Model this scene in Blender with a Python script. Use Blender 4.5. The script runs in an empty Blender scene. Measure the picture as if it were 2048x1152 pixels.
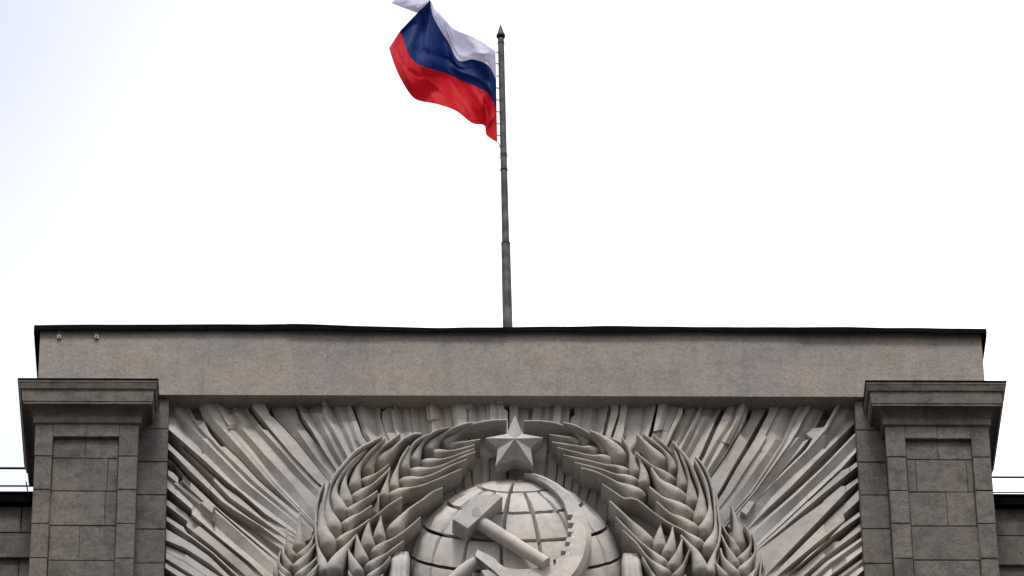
import bpy, math, random
from mathutils import Vector, Matrix, noise

random.seed(7)
S = bpy.context.scene
COL = S.collection
R = math.radians

# ------------------------------------------------------------------ camera
F_PX, PPX, PPY = 11700.0, 745.0, 576.0          # focal length and optical axis, in pixels of a 2048 px wide frame
PITCH, ROLL = R(38.0), 0.0030
CAM = Vector((0.0, -61.5, 1.6))
fwd = Vector((0, math.cos(PITCH), math.sin(PITCH)))
up0 = Vector((0, -math.sin(PITCH), math.cos(PITCH)))
rt0 = Vector((1, 0, 0))
rt = rt0 * math.cos(ROLL) + up0 * math.sin(ROLL)
up = up0 * math.cos(ROLL) - rt0 * math.sin(ROLL)
cd = bpy.data.cameras.new('camera')
cam = bpy.data.objects.new('camera', cd)
COL.objects.link(cam)
cam.matrix_world = Matrix(((rt.x, up.x, -fwd.x, CAM.x), (rt.y, up.y, -fwd.y, CAM.y),
                           (rt.z, up.z, -fwd.z, CAM.z), (0, 0, 0, 1)))
cd.sensor_width = 36.0
cd.lens = 36.0 * F_PX / 2048.0
cd.shift_x = (1024.0 - PPX) / 2048.0
cd.clip_start = 1.0
cd.clip_end = 6000.0
S.camera = cam

# ------------------------------------------------------------------ overcast sky, weak veiled sun, exposure
SUN_EL, SUN_AZ = R(60), R(4)
w = bpy.data.worlds.new('World'); S.world = w; w.use_nodes = True
nt = w.node_tree; nt.nodes.clear()
N = nt.nodes.new; Lk = nt.links.new
out = N('ShaderNodeOutputWorld'); bg = N('ShaderNodeBackground'); Lk(bg.outputs[0], out.inputs[0])
sky = N('ShaderNodeTexSky'); sky.sky_type = 'NISHITA'; sky.sun_disc = False
sky.sun_elevation = SUN_EL; sky.sun_rotation = R(180) + SUN_AZ
bg.inputs['Strength'].default_value = 0.10
tc = N('ShaderNodeTexCoord')
sep = N('ShaderNodeSeparateXYZ'); Lk(tc.outputs['Generated'], sep.inputs[0])
grad = N('ShaderNodeMapRange'); grad.interpolation_type = 'LINEAR'                    # overcast sky: zenith brighter than horizon
grad.inputs['From Min'].default_value = 0.0; grad.inputs['From Max'].default_value = 1.0
grad.inputs['To Min'].default_value = 2.2; grad.inputs['To Max'].default_value = 15.3
Lk(sep.outputs['Z'], grad.inputs['Value'])
mp = N('ShaderNodeMapping'); mp.inputs['Location'].default_value = (39.094, 21.478, 31.631)
Lk(tc.outputs['Generated'], mp.inputs['Vector'])
nz = N('ShaderNodeTexNoise'); nz.inputs['Scale'].default_value = 5.0; nz.inputs['Detail'].default_value = 0.6
Lk(mp.outputs[0], nz.inputs['Vector'])
ramp = N('ShaderNodeValToRGB')                    # noise darkens and blues the cloud, offset picked to imitate corner vignetting
ramp.color_ramp.elements[0].position = 0.30; ramp.color_ramp.elements[0].color = (0.27, 0.295, 0.405, 1)
ramp.color_ramp.elements[1].position = 0.565; ramp.color_ramp.elements[1].color = (1.0, 0.995, 0.985, 1)
Lk(nz.outputs['Fac'], ramp.inputs[0])
mul = N('ShaderNodeVectorMath'); mul.operation = 'SCALE'
Lk(ramp.outputs[0], mul.inputs[0]); Lk(grad.outputs[0], mul.inputs['Scale'])
mix = N('ShaderNodeMix'); mix.data_type = 'RGBA'; mix.inputs['Factor'].default_value = 0.92
Lk(sky.outputs[0], mix.inputs[6]); Lk(mul.outputs[0], mix.inputs[7])
Lk(mix.outputs[2], bg.inputs[0])
sd = bpy.data.lights.new('sun', 'SUN'); sd.energy = 1.5; sd.angle = R(14); sd.color = (1.0, 0.97, 0.93)
sun = bpy.data.objects.new('sun', sd); COL.objects.link(sun)
sdir = Vector((math.sin(SUN_AZ) * -math.cos(SUN_EL), -math.cos(SUN_AZ) * math.cos(SUN_EL), math.sin(SUN_EL)))
sun.rotation_euler = sdir.to_track_quat('Z', 'Y').to_euler(); sun.location = (0, -20, 90)
vs = S.view_settings
vs.view_transform = 'Standard'; vs.look = 'None'; vs.gamma = 1.0; vs.use_curve_mapping = False; vs.exposure = 0.90
S.cycles.max_bounces = 6; S.cycles.diffuse_bounces = 2

# ------------------------------------------------------------------ helpers
def P(px, py, d):
    """world point seen at photo pixel (px,py) on the vertical plane d metres in front of the relief ground (y = -d)"""
    r = rt * ((px - PPX) / F_PX) - up * ((py - PPY) / F_PX) + fwd
    return CAM + r * ((-d - CAM.y) / r.y)
def PX(px, d, py=900): return P(px, py, d).x
def PZ(py, d, px=1024): return P(px, py, d).z
M_PX = 152.0

def tag(o, label=None, cat=None, group=None, kind=None):
    if label: o['label'] = label
    if cat: o['category'] = cat
    if group: o['group'] = group
    if kind: o['kind'] = kind
    return o
def thing(name, loc, label, cat, group=None):
    o = bpy.data.objects.new(name, None); COL.objects.link(o); o.location = loc
    o.empty_display_size = 0.3
    return tag(o, label, cat, group)
def origin(o):
    v = Vector((0, 0, 0))
    while o is not None:
        v += o.location; o = o.parent
    return v
def obj(name, verts, faces, mat, parent=None, smooth=False, sharp=None):
    base = origin(parent)
    me = bpy.data.meshes.new(name)
    me.from_pydata([tuple(Vector(v) - base) for v in verts], [], faces)
    me.validate(); me.update()
    if smooth:
        me.polygons.foreach_set('use_smooth', [True] * len(me.polygons))
        if sharp: me.set_sharp_from_angle(angle=R(sharp))
    me.materials.append(mat)
    o = bpy.data.objects.new(name, me); COL.objects.link(o); o.parent = parent
    return o
class MB:
    def __init__(s): s.v = []; s.f = []
    def add(s, vs, fs):
        n = len(s.v); s.v += [Vector(v) for v in vs]; s.f += [[i + n for i in f] for f in fs]; return s
    def box(s, x0, x1, y0, y1, z0, z1):
        return s.add([(x0,y0,z0),(x1,y0,z0),(x1,y1,z0),(x0,y1,z0),(x0,y0,z1),(x1,y0,z1),(x1,y1,z1),(x0,y1,z1)],
                     [(0,1,5,4),(1,2,6,5),(2,3,7,6),(3,0,4,7),(4,5,6,7),(3,2,1,0)])
    def tube(s, pts, rad, n=10, cap=True):
        pts = [Vector(p) for p in pts]; rs = rad if isinstance(rad, (list, tuple)) else [rad] * len(pts)
        rings = []
        for i, p in enumerate(pts):
            t = (pts[min(i+1, len(pts)-1)] - pts[max(i-1, 0)]).normalized()
            a = Vector((0,1,0)) if abs(t.y) < .9 else Vector((1,0,0))
            u = t.cross(a).normalized(); v2 = t.cross(u)
            rings.append([p + (u*math.cos(2*math.pi*k/n) + v2*math.sin(2*math.pi*k/n)) * rs[i] for k in range(n)])
        vs = [q for r in rings for q in r]
        fs = [(i*n+k, i*n+(k+1) % n, (i+1)*n+(k+1) % n, (i+1)*n+k) for i in range(len(pts)-1) for k in range(n)]
        if cap: fs += [list(range(n))[::-1], [(len(pts)-1)*n+k for k in range(n)]]
        return s.add(vs, fs)
    def build(s, name, mat, parent=None, **k): return obj(name, s.v, s.f, mat, parent, **k)
def resample(pts, m):
    """m points evenly spaced along a polyline"""
    L = [0]
    for a, b in zip(pts, pts[1:]): L.append(L[-1] + math.dist(a, b))
    o = []; j = 0
    for i in range(m):
        t = L[-1] * i / (m - 1)
        while j < len(pts) - 2 and L[j+1] < t: j += 1
        k = (t - L[j]) / max(1e-6, L[j+1] - L[j])
        o.append((pts[j][0] + (pts[j+1][0]-pts[j][0])*k, pts[j][1] + (pts[j+1][1]-pts[j][1])*k))
    return o
def catmull(pts, per=8):
    if len(pts) < 3: return resample(pts, per + 1)
    q = [tuple(2*a - b for a, b in zip(pts[0], pts[1]))] + list(pts) + [tuple(2*a - b for a, b in zip(pts[-1], pts[-2]))]
    o = []
    for i in range(1, len(q) - 2):
        for k in range(per):
            t = k / per
            o.append(tuple(.5*((2*b) + (c-a)*t + (2*a-5*b+4*c-d)*t*t + (3*b-a-3*c+d)*t**3)
                     for a, b, c, d in zip(q[i-1], q[i], q[i+1], q[i+2])))
    return o + [tuple(pts[-1])]
def ss(t): t = max(0, min(1, t)); return t*t*(3-2*t)

# ------------------------------------------------------------------ materials
def stone(name, col, stain, speck=0.0, rough=0.92, bump=0.25, fine=90.0, stain_col=(0.042, 0.038, 0.035), vary=0.0, streak=0.0):
    m = bpy.data.materials.new(name); m.use_nodes = True
    t = m.node_tree; n = t.nodes; l = t.links.new; n.clear()
    o = n.new('ShaderNodeOutputMaterial'); b = n.new('ShaderNodeBsdfPrincipled'); l(b.outputs[0], o.inputs[0])
    b.inputs['Roughness'].default_value = rough
    b.inputs['Specular IOR Level'].default_value = 0.25
    g = n.new('ShaderNodeNewGeometry')
    def noise_(sc, det, rgh=.6, vec=None):
        q = n.new('ShaderNodeTexNoise'); q.inputs['Scale'].default_value = sc; q.inputs['Detail'].default_value = det
        q.inputs['Roughness'].default_value = rgh; l(vec or g.outputs['Position'], q.inputs['Vector']); return q.outputs['Fac']
    def rng(v, a, b_, c, d):
        q = n.new('ShaderNodeMapRange'); l(v, q.inputs['Value'])
        for k, x in zip(('From Min', 'From Max', 'To Min', 'To Max'), (a, b_, c, d)): q.inputs[k].default_value = x
        return q.outputs[0]
    def mixc(f, a, b_, mode='MIX'):
        q = n.new('ShaderNodeMix'); q.data_type = 'RGBA'; q.blend_type = mode
        for s_, v in ((0, f), (6, a), (7, b_)):
            if hasattr(v, 'is_output') or not isinstance(v, (int, float, tuple)): l(v, q.inputs[s_])
            else: q.inputs[s_].default_value = v if s_ == 0 else (*v, 1)
        return q.outputs[2]
    warm = tuple(min(1, c * k) for c, k in zip(col, (1.06, 1.01, 0.94)))
    cool = tuple(c * k for c, k in zip(col, (0.89, 0.895, 0.91)))
    c = mixc(rng(noise_(0.9, 4), .40, .60, 0, 1), warm, cool)
    c = mixc(rng(noise_(2.6, 6, .68), .47, .66, 0, stain), c, stain_col)
    c = mixc(rng(noise_(11, 5, .7), .49, .70, 0, stain * .8), c, stain_col)
    if speck:
        c = mixc(rng(noise_(fine * .55, 3, .7), .50, .66, 0, speck), c, tuple(x * .30 for x in col))
        c = mixc(rng(noise_(fine * .33, 2, .6), .58, .74, 0, speck * .7), c, tuple(min(1, x * 1.45) for x in col))
    if streak:
        mpn = n.new('ShaderNodeMapping'); mpn.inputs['Scale'].default_value = (5.0, 5.0, 0.55); l(g.outputs['Position'], mpn.inputs['Vector'])
        c = mixc(rng(noise_(1.3, 5, .65, mpn.outputs[0]), .52, .75, 0, streak), c, stain_col)
    if vary:
        oi = n.new('ShaderNodeObjectInfo')
        hv = n.new('ShaderNodeHueSaturation'); l(c, hv.inputs['Color'])
        l(rng(oi.outputs['Random'], 0, 1, 1 - vary, 1 + vary), hv.inputs['Value']); c = hv.outputs[0]
    l(c, b.inputs['Base Color'])
    bp = n.new('ShaderNodeBump'); bp.inputs['Strength'].default_value = bump; bp.inputs['Distance'].default_value = 0.03
    ad = n.new('ShaderNodeMath'); ad.operation = 'ADD'
    l(rng(noise_(fine, 4, .7), 0, 1, 0, .5), ad.inputs[0]); l(rng(noise_(9, 4), 0, 1, 0, .9), ad.inputs[1])
    l(ad.outputs[0], bp.inputs['Height']); l(bp.outputs[0], b.inputs['Normal'])
    return m
def plain(name, col, rough=.6, metal=0.0, mottle=0.0, scale=12, col2=None, spec=.2):
    m = bpy.data.materials.new(name); m.use_nodes = True
    t = m.node_tree; b = t.nodes['Principled BSDF']
    b.inputs['Base Color'].default_value = (*col, 1); b.inputs['Roughness'].default_value = rough; b.inputs['Metallic'].default_value = metal
    b.inputs['Specular IOR Level'].default_value = spec
    if mottle:
        g = t.nodes.new('ShaderNodeNewGeometry')
        q = t.nodes.new('ShaderNodeTexNoise'); q.inputs['Scale'].default_value = scale; q.inputs['Detail'].default_value = 5
        t.links.new(g.outputs['Position'], q.inputs['Vector'])
        r = t.nodes.new('ShaderNodeValToRGB')
        r.color_ramp.elements[0].position = .42; r.color_ramp.elements[0].color = (*[c * (1 - mottle) for c in col], 1)
        r.color_ramp.elements[1].position = .66; r.color_ramp.elements[1].color = (*(col2 or [c * (1 + mottle) for c in col]), 1)
        t.links.new(q.outputs['Fac'], r.inputs[0]); t.links.new(r.outputs[0], b.inputs['Base Color'])
    return m
def cloth(name, col, back=0.45):
    m = bpy.data.materials.new(name); m.use_nodes = True
    t = m.node_tree; n = t.nodes; l = t.links.new; n.clear()
    o = n.new('ShaderNodeOutputMaterial'); mx = n.new('ShaderNodeMixShader'); l(mx.outputs[0], o.inputs[0])
    b = n.new('ShaderNodeBsdfPrincipled'); b.inputs['Base Color'].default_value = (*col, 1); b.inputs['Roughness'].default_value = .55
    b.inputs['Specular IOR Level'].default_value = .08
    tr = n.new('ShaderNodeBsdfTranslucent'); tr.inputs['Color'].default_value = (*col, 1)
    mx.inputs[0].default_value = back; l(b.outputs[0], mx.inputs[1]); l(tr.outputs[0], mx.inputs[2])
    g = n.new('ShaderNodeNewGeometry'); q = n.new('ShaderNodeTexNoise'); q.inputs['Scale'].default_value = 7; q.inputs['Detail'].default_value = 3
    l(g.outputs['Position'], q.inputs['Vector'])
    bp = n.new('ShaderNodeBump'); bp.inputs['Strength'].default_value = .35; bp.inputs['Distance'].default_value = .05
    l(q.outputs['Fac'], bp.inputs['Height']); l(bp.outputs[0], b.inputs['Normal'])
    return m
MAT = dict(
    parapet=stone('parapet_render', (0.285, 0.255, 0.232), .20, speck=.42, bump=.55, fine=70, streak=.22),
    pier=stone('pier_stone', (0.150, 0.135, 0.123), .62, speck=.55, bump=.7, fine=70, vary=.13, streak=.30),
    capital=stone('capital_stone', (0.155, 0.140, 0.127), .62, speck=.30, bump=.5, fine=70, streak=.35),
    mortar=plain('mortar', (0.030, 0.027, 0.025), .95),
    ray=stone('relief_plaster', (0.442, 0.413, 0.389), .30, bump=.28, fine=55, stain_col=(.12, .106, .095), vary=.03),
    wheat=stone('carved_plaster', (0.412, 0.384, 0.358), .40, bump=.38, fine=34, stain_col=(.12, .10, .083), vary=.04),
    globe=stone('pale_plaster', (0.515, 0.482, 0.454), .30, bump=.28, fine=60, stain_col=(.15, .135, .12), vary=.04),
    body=stone('body_stone', (0.21, 0.19, 0.175), .3, bump=.3),
    flash=plain('dark_sheet_metal', (0.0022, 0.0030, 0.0032), .9, 0, .4, 6, spec=.03),
    steel=plain('bright_steel', (0.26, 0.26, 0.27), .6, .1, .3, 30),
    pole=plain('weathered_pole_paint', (0.048, 0.048, 0.049), .6, 0, .3, 5, (0.10, 0.10, 0.104)),
    black=plain('black_metal', (0.014, 0.014, 0.015), .5, .3),
    rail=plain('dark_rail_paint', (0.008, 0.009, 0.010), .8),
    rope=plain('grey_rope', (0.12, 0.12, 0.12), .9),
    white=cloth('white_cloth', (0.63, 0.615, 0.75)),
    blue=cloth('blue_cloth', (0.004, 0.022, 0.118), .22),
    red=cloth('red_cloth', (0.54, 0.009, 0.016), .34),
    rust=plain('rust_stain', (0.20, 0.125, 0.07), .9, 0, .5, 30),
    ground=stone('street_asphalt', (0.05, 0.049, 0.047), .3, bump=.2),
)

# ------------------------------------------------------------------ ground
g = obj('ground', [(-2500, -2500, 0), (2500, -2500, 0), (2500, 2500, 0), (-2500, 2500, 0)], [(0, 1, 2, 3)], MAT['ground'])
tag(g, kind='structure')

# ------------------------------------------------------------------ the building
D_STRIP, D_PAR, D_PIER, D_REC = 0.285, 0.355, 0.57, 0.515
bld = thing('government_building', (0, 1.5, 0), 'grey stone building front with plain parapet, corner piers and sunburst relief panel', 'building')
xL, xR = PX(70, D_PIER, 900), PX(1985, D_PIER, 900)
z_par0 = PZ(791.5, D_PAR); z_par1 = PZ(657, D_PAR)
# walls behind everything, from the street up
MB().box(xL + .1, xR - .1, .25, 3.4, 0, z_par0 - .01).build('main_wall', MAT['body'], bld)
# parapet: slightly uneven rendered block
pv = MB(); px0, px1 = PX(78, D_PAR, 720), PX(1966, D_PAR, 720)
pv.box(px0, px1, -D_PAR, 3.4, z_par0, z_par1)
pv.build('parapet', MAT['parapet'], bld)

# sheet-metal coping laid in overlapping lengths
def sheet(xa, xb, prof, d, k):
    n = 26; v = []; f = []
    for i in range(n + 1):
        x = xa + (xb - xa) * i / n
        ppx = 68 + (x - SX0) / (SX1 - SX0) * (1972 - 68)
        for a, b in zip(prof, prof[1:]):
            if a[0] <= ppx <= b[0] + 1e-6:
                t = (ppx - a[0]) / (b[0] - a[0]); top = a[1] + (b[1]-a[1])*t; lip = a[2] + (b[2]-a[2])*t
        j = noise.noise(Vector((x * 1.7, k * 3.1, 0))) * .010
        zt, zb = PZ(top, d, ppx) + j, PZ(lip, d, ppx) + noise.noise(Vector((x * 1.1, k, 5))) * .012
        dd = d + .006 * k % .02 + noise.noise(Vector((x * .9, 9, k))) * .012
        v += [(x, 3.4, zt - .03), (x, -dd, zt), (x, -dd - .012, zb), (x, -dd + .004, zb), (x, -dd + .02, zt - .02), (x, 3.4, zt - .05)]
    for i in range(n):
        for q in range(5): f.append((i*6+q, (i+1)*6+q, (i+1)*6+q+1, i*6+q+1))
    return v, f
SX0, SX1 = PX(68, D_PAR + .05, 655), PX(1972, D_PAR + .05, 655)
prof = [(60, 650, 661), (300, 649, 660), (570, 648, 660), (700, 652, 663), (880, 655.5, 664), (1000, 655, 664.5), (1200, 653, 665),
        (1420, 655, 664), (1600, 655, 666), (1780, 657, 667), (1980, 659, 669)]
for k, (a, b) in enumerate(((68, 577), (573, 1010), (1005, 1604), (1600, 1972))):
    fx = lambda p: SX0 + (p - 68) / (1972 - 68) * (SX1 - SX0)
    v, f = sheet(fx(a), fx(b), prof, D_PAR + .05 + (.012 if k % 2 else 0), k)
    obj('coping_sheet', v, f, MAT['flash'], bld)
for xs, sgn, top in ((SX0, 1, 651), (SX1, -1, 659)):
    zt = PZ(top, D_PAR + .05, 68 if sgn > 0 else 1972)
    MB().box(min(xs, xs + sgn*.03), max(xs, xs + sgn*.03), -D_PAR - .045, 3.4, zt - .115, zt - .004).build('coping_end', MAT['flash'], bld)
# two bright fixing clips under the coping, left end
for cx in (118.5, 193.5):
    x = PX(cx, D_PAR, 668); z0, z1 = PZ(677, D_PAR + .02, cx), PZ(658, D_PAR + .02, cx)
    m = MB().box(x - .022, x + .022, -D_PAR - .016, -D_PAR - .004, z0, z1).box(x - .026, x + .026, -D_PAR - .03, -D_PAR - .0165, z0, z0 + .05)
    c = m.build('fixing_clip', MAT['steel'], bld)
    MB().tube([(x, -D_PAR - .036, z0 + .028), (x, -D_PAR - .0301, z0 + .028)], .011, 8).build('bolt', MAT['black'], c)

# ---- stone blocks
def block(x0, x1, z0, z1, d, parent, th=.09, mat=None, name='stone_block', gx=.0055):
    g_ = .0055; e = .007; j = lambda: random.uniform(-.0025, .0025)
    x0 += gx; x1 -= gx; z0 += g_; z1 -= g_; d += random.uniform(-.003, .003)
    v = [(x0, -d+th, z0), (x1, -d+th, z0), (x1, -d+th, z1), (x0, -d+th, z1)]
    v += [(x0+j(), -d+e, z0+j()), (x1+j(), -d+e, z0+j()), (x1+j(), -d+e, z1+j()), (x0+j(), -d+e, z1+j())]
    v += [(x0+e+j(), -d+j(), z0+e+j()), (x1-e+j(), -d+j(), z0+e+j()), (x1-e+j(), -d+j(), z1-e+j()), (x0+e+j(), -d+j(), z1-e+j())]
    f = [(8, 9, 10, 11)]
    for i in range(4):
        k = (i + 1) % 4; f += [(i, k, 4+k, 4+i), (4+i, 4+k, 8+k, 8+i)]
    return obj(name, v, f, mat or MAT['pier'], parent)

def pier(cols, z_top_frame, z_rec, joints_frame, joints_rec, vert, name_lbl, side):
    """cols: pixel x at y~900 of pier left, recess left, recess right, pier right"""
    a, b, c, e = (PX(p, D_PIER, 900) for p in cols)
    zt = PZ(z_top_frame, D_PIER, cols[0])
    core = MB().box(a + .012, e - .012, -D_PIER + .075, 1.15, 0, zt + .3)
    core.box(b - .03, c + .03, -D_REC + .012, -D_PIER + .08, 0, PZ(z_rec, D_PIER, cols[1]) + .05)
    o = core.build('corner_pier', MAT['mortar'], bld)
    tag(o, name_lbl)
    zf = [zt] + [PZ(j, D_PIER, cols[0]) for j in joints_frame]
    step = zf[-2] - zf[-1]
    while len(zf) < 8: zf.append(zf[-1] - step)
    zrt = PZ(z_rec, D_PIER, cols[1])
    zr = [zrt + .02] + [PZ(j, D_REC, cols[1]) for j in joints_rec]
    while len(zr) < 8: zr.append(zr[-1] - step)
    mid = (a + e) / 2
    # frame: corner blocks and lintel course
    block(a, b, zf[1], zf[0], D_PIER, o, gx=.0008); block(c, e, zf[1], zf[0], D_PIER, o, gx=.0008)
    block(b, mid, zrt - .0055, zf[0], D_PIER, o, gx=.0015); block(mid, c, zrt - .0055, zf[0], D_PIER, o, gx=.0015)
    for i in range(1, len(zf) - 1):
        block(a, b, zf[i+1], zf[i], D_PIER, o); block(c, e, zf[i+1], zf[i], D_PIER, o)
    for i in range(len(zr) - 1):
        xs = [b + .002] + ([PX(p, D_REC, 900) for p in vert[i]] if i < len(vert) else []) + [c - .002]
        for x0, x1 in zip(xs, xs[1:]): block(x0, x1, zr[i+1], zr[i] - (0.002 if i == 0 else 0), D_REC, o, th=.07, gx=.003)
    return o, a, e, zt, zf
k4 = lambda y: 640 + y * .4444
pL, aL, eL, ztL, zfL = pier((69, 105, 237, 276), 846, 873, [911.5, 978.5, 1046.5, 1115.5], [916.5, 982, 1051, 1120.5],
                       [(171,), (217,), (106.5, 214), (166,)], 'left corner pier with recessed panel and wide capital', -1)
pR, aR, eR, ztR, zfR = pier((1773, 1812, 1944, 1981), 848, 877, [913.5, 980.5, 1046.5, 1116.5], [919, 984, 1052, 1120],
                       [(1876,), (1829, 1930), (1886,), (1943 - 1,)], 'right corner pier with recessed panel and wide capital', 1)

# ---- capital: moulded profile run round three sides of the pier
def capital(pier_o, a, e, zt, py_ref, px_ref, dark_back):
    z = lambda py, o: PZ(py, D_PIER + o, px_ref)
    y0 = py_ref                                       # pixel of the profile's top edge at the front
    pr = [(0.0, z(y0+88, 0) - .02), (0.018, z(y0+88, .018)), (0.028, z(y0+86, .028)), (0.030, z(y0+77, .030)), (0.014, z(y0+75, .014)),
          (0.020, z(y0+71, .02)), (0.040, z(y0+66, .04)), (0.075, z(y0+58, .075)), (0.115, z(y0+52.5, .115)), (0.165, z(y0+49, .165)),
          (0.168, z(y0+44.5, .168)), (0.176, z(y0+43.5, .176)), (0.186, z(y0+24, .186)), (0.190, z(y0+20, .19)), (0.207, z(y0+18.5, .207)),
          (0.222, z(y0+11, .222)), (0.232, z(y0+6, .232)), (0.238, z(y0+5, .238)), (0.238, z(y0+1, .238))]
    zt2 = pr[-1][1]
    v = []; f = []; n = len(pr); NS = 16
    yb = 1.10
    # path stations: back-left, front-left, along the front, front-right, back-right
    st = []
    for i in range(6): st.append(('L', yb + (-D_PIER - yb) * i / 6))
    st.append(('CL', 0))
    for i in range(1, NS): st.append(('F', i / NS))
    st.append(('CR', 0))
    for i in range(1, 7): st.append(('R', -D_PIER + (yb + D_PIER) * i / 6))
    for si, (k, t) in enumerate(st):
        for qi, (o_, z_) in enumerate(pr):
            wv = noise.noise(Vector((si * .9 + a * 3, qi * .35, 2.0))) * .006      # worn arrises
            oo = o_ + (wv if 2 < qi < n - 1 else 0)
            if k == 'L': q = (a - oo, t, z_)
            elif k == 'CL': q = (a - oo, -D_PIER - oo, z_)
            elif k == 'F': q = (a - oo + (e - a + 2 * oo) * t, -D_PIER - oo, z_ + wv * .6)
            elif k == 'CR': q = (e + oo, -D_PIER - oo, z_)
            else: q = (e + oo, t, z_)
            v.append(q)
    for i in range(len(st) - 1):
        for q in range(n - 1): f.append((i*n+q, (i+1)*n+q, (i+1)*n+q+1, i*n+q+1))
    f.append([q for q in range(n)]); f.append([(len(st)-1)*n + q for q in range(n)][::-1])
    cp = obj('capital', v, f, MAT['capital'], pier_o, smooth=True, sharp=28)
    MB().box(a - .246, e + .246, -D_PIER - .246, yb, zt2 - .004, zt2 + .018).build('capital_flashing', MAT['flash'], pier_o)
    # closed top slab behind the flashing
    MB().box(a, e, -D_PIER + .02, yb - .01, zt - .05, zt2 - .006).build('capital_core', MAT['capital'], pier_o)
capital(pL, aL, eL, ztL, 758.0, 70, True)
capital(pR, aR, eR, ztR, 763.0, 1978, True)

# ---- plain block strips between the piers and the relief
for (pa, pb, js, lbl, eo) in ((279, 337.5, [857.5, 923.5, 989, 1058, 1126], 'narrow block strip between left pier and relief', eL),
                              (1711, 1771, [860, 924, 990, 1057, 1127], 'narrow block strip between relief and right pier', aR)):
    left = pa < 1000
    x0 = eo - .03 if left else PX(pa, D_STRIP, 850)
    x1 = PX(pb, D_STRIP, 850) if left else eo + .03
    so = MB().box(x0 + .012, x1 - .012, -D_STRIP + .03, .3, 0, z_par0 - .004).build('wall_strip', MAT['mortar'], bld)
    tag(so, lbl)
    zs = [z_par0] + [PZ(j, D_STRIP, pa) for j in js]
    while len(zs) < 9: zs.append(2 * zs[-1] - zs[-2])
    for q, r in zip(zs, zs[1:]): block(x0, x1, r, q - (.003 if q == zs[0] else 0), D_STRIP, so, th=.34)

# ---- side wings, lower and set back
for side in (-1, 1):
    xa = aL - 9.0 if side < 0 else eR + .012
    xb = aL - .012 if side < 0 else eR + 9.0
    D_W = -1.12
    pxr = 30 if side < 0 else 2015
    zt = PZ(1000 if side < 0 else 1003, D_W, pxr)
    wg = MB().box(xa, xb, -D_W + .03, 3.4, 0, zt).build('side_wing', MAT['mortar'], bld)
    tag(wg, 'lower wing set back beside the %s pier' % ('left' if side < 0 else 'right'))
    js = ([1065, 1116, 1180, 1250] if side < 0 else [1071, 1131, 1195, 1262])
    zs = [zt] + [PZ(j, D_W, pxr) for j in js]
    for i, (q, r) in enumerate(zip(zs, zs[1:])):
        vx = [xb - .24 - 1.15 * k_ for k_ in range(0, 8)] if side < 0 else [xa + .62 + 1.15 * k_ for k_ in range(0, 8)]
        if i % 2: vx = [x + side * .55 for x in vx]
        xs = sorted([xa, xb] + [x for x in vx if xa + .1 < x < xb - .1])
        for u_, v_ in zip(xs, xs[1:]): block(u_, v_, r, q, D_W, wg, th=.06)
    MB().box(xa, xb, -D_W - .05, -D_W + .02, zs[2] - .02, zs[2] + .025).build('string_course', MAT['pier'], wg)
    zf0 = PZ(1003 if side < 0 else 1008, D_W + .12, pxr); zf1 = PZ(984 if side < 0 else 989, D_W + .12, pxr)
    MB().box(xa, xb, -D_W - .12, 3.4, zf0, zf1 - .03).box(xa, xb, -D_W - .135, 3.4, zf1 - .028, zf1).build('eaves_sheet', MAT['flash'], wg)
    # railing on the wing roof
    rl = thing('roof_railing', ((xa + xb) / 2, 1.5, zf1), 'thin dark two-bar railing on the wing roof beside the %s pier' % ('left' if side < 0 else 'right'), 'railing', 'railings on the side wings')
    yr = 1.30
    for j, (py_, r_) in enumerate(((936.5, .016), (972, .012)) if side < 0 else ((954.5, .014), (985, .009))):
        zc = PZ(py_, -yr, pxr)
        xe0, xe1 = (xa, xb + .05) if side < 0 else (xa - .05, xb)
        MB().tube([(xe0, yr, zc), (xe1, yr, zc)], r_, 8).build('rail', MAT['rail'], rl, smooth=True, sharp=40)
    ztop = PZ(936 if side < 0 else 954, -yr, pxr)
    for i in range(1, 6):
        xp = (xb - 1.6 * i) if side < 0 else (xa + 1.6 * i)
        MB().tube([(xp, yr, zf1 - .01), (xp, yr, ztop)], .014, 8).build('post', MAT['rail'], rl, smooth=True, sharp=40)
    if side < 0:                                        # bent tie rod at the railing's end
        MB().tube([P(52.5, 964, -1.2), P(53.5, 972, -1.2), P(56, 986, -1.15), P(57, 1000, -1.0)], .008, 6).build('tie_rod', MAT['rail'], rl)

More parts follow.
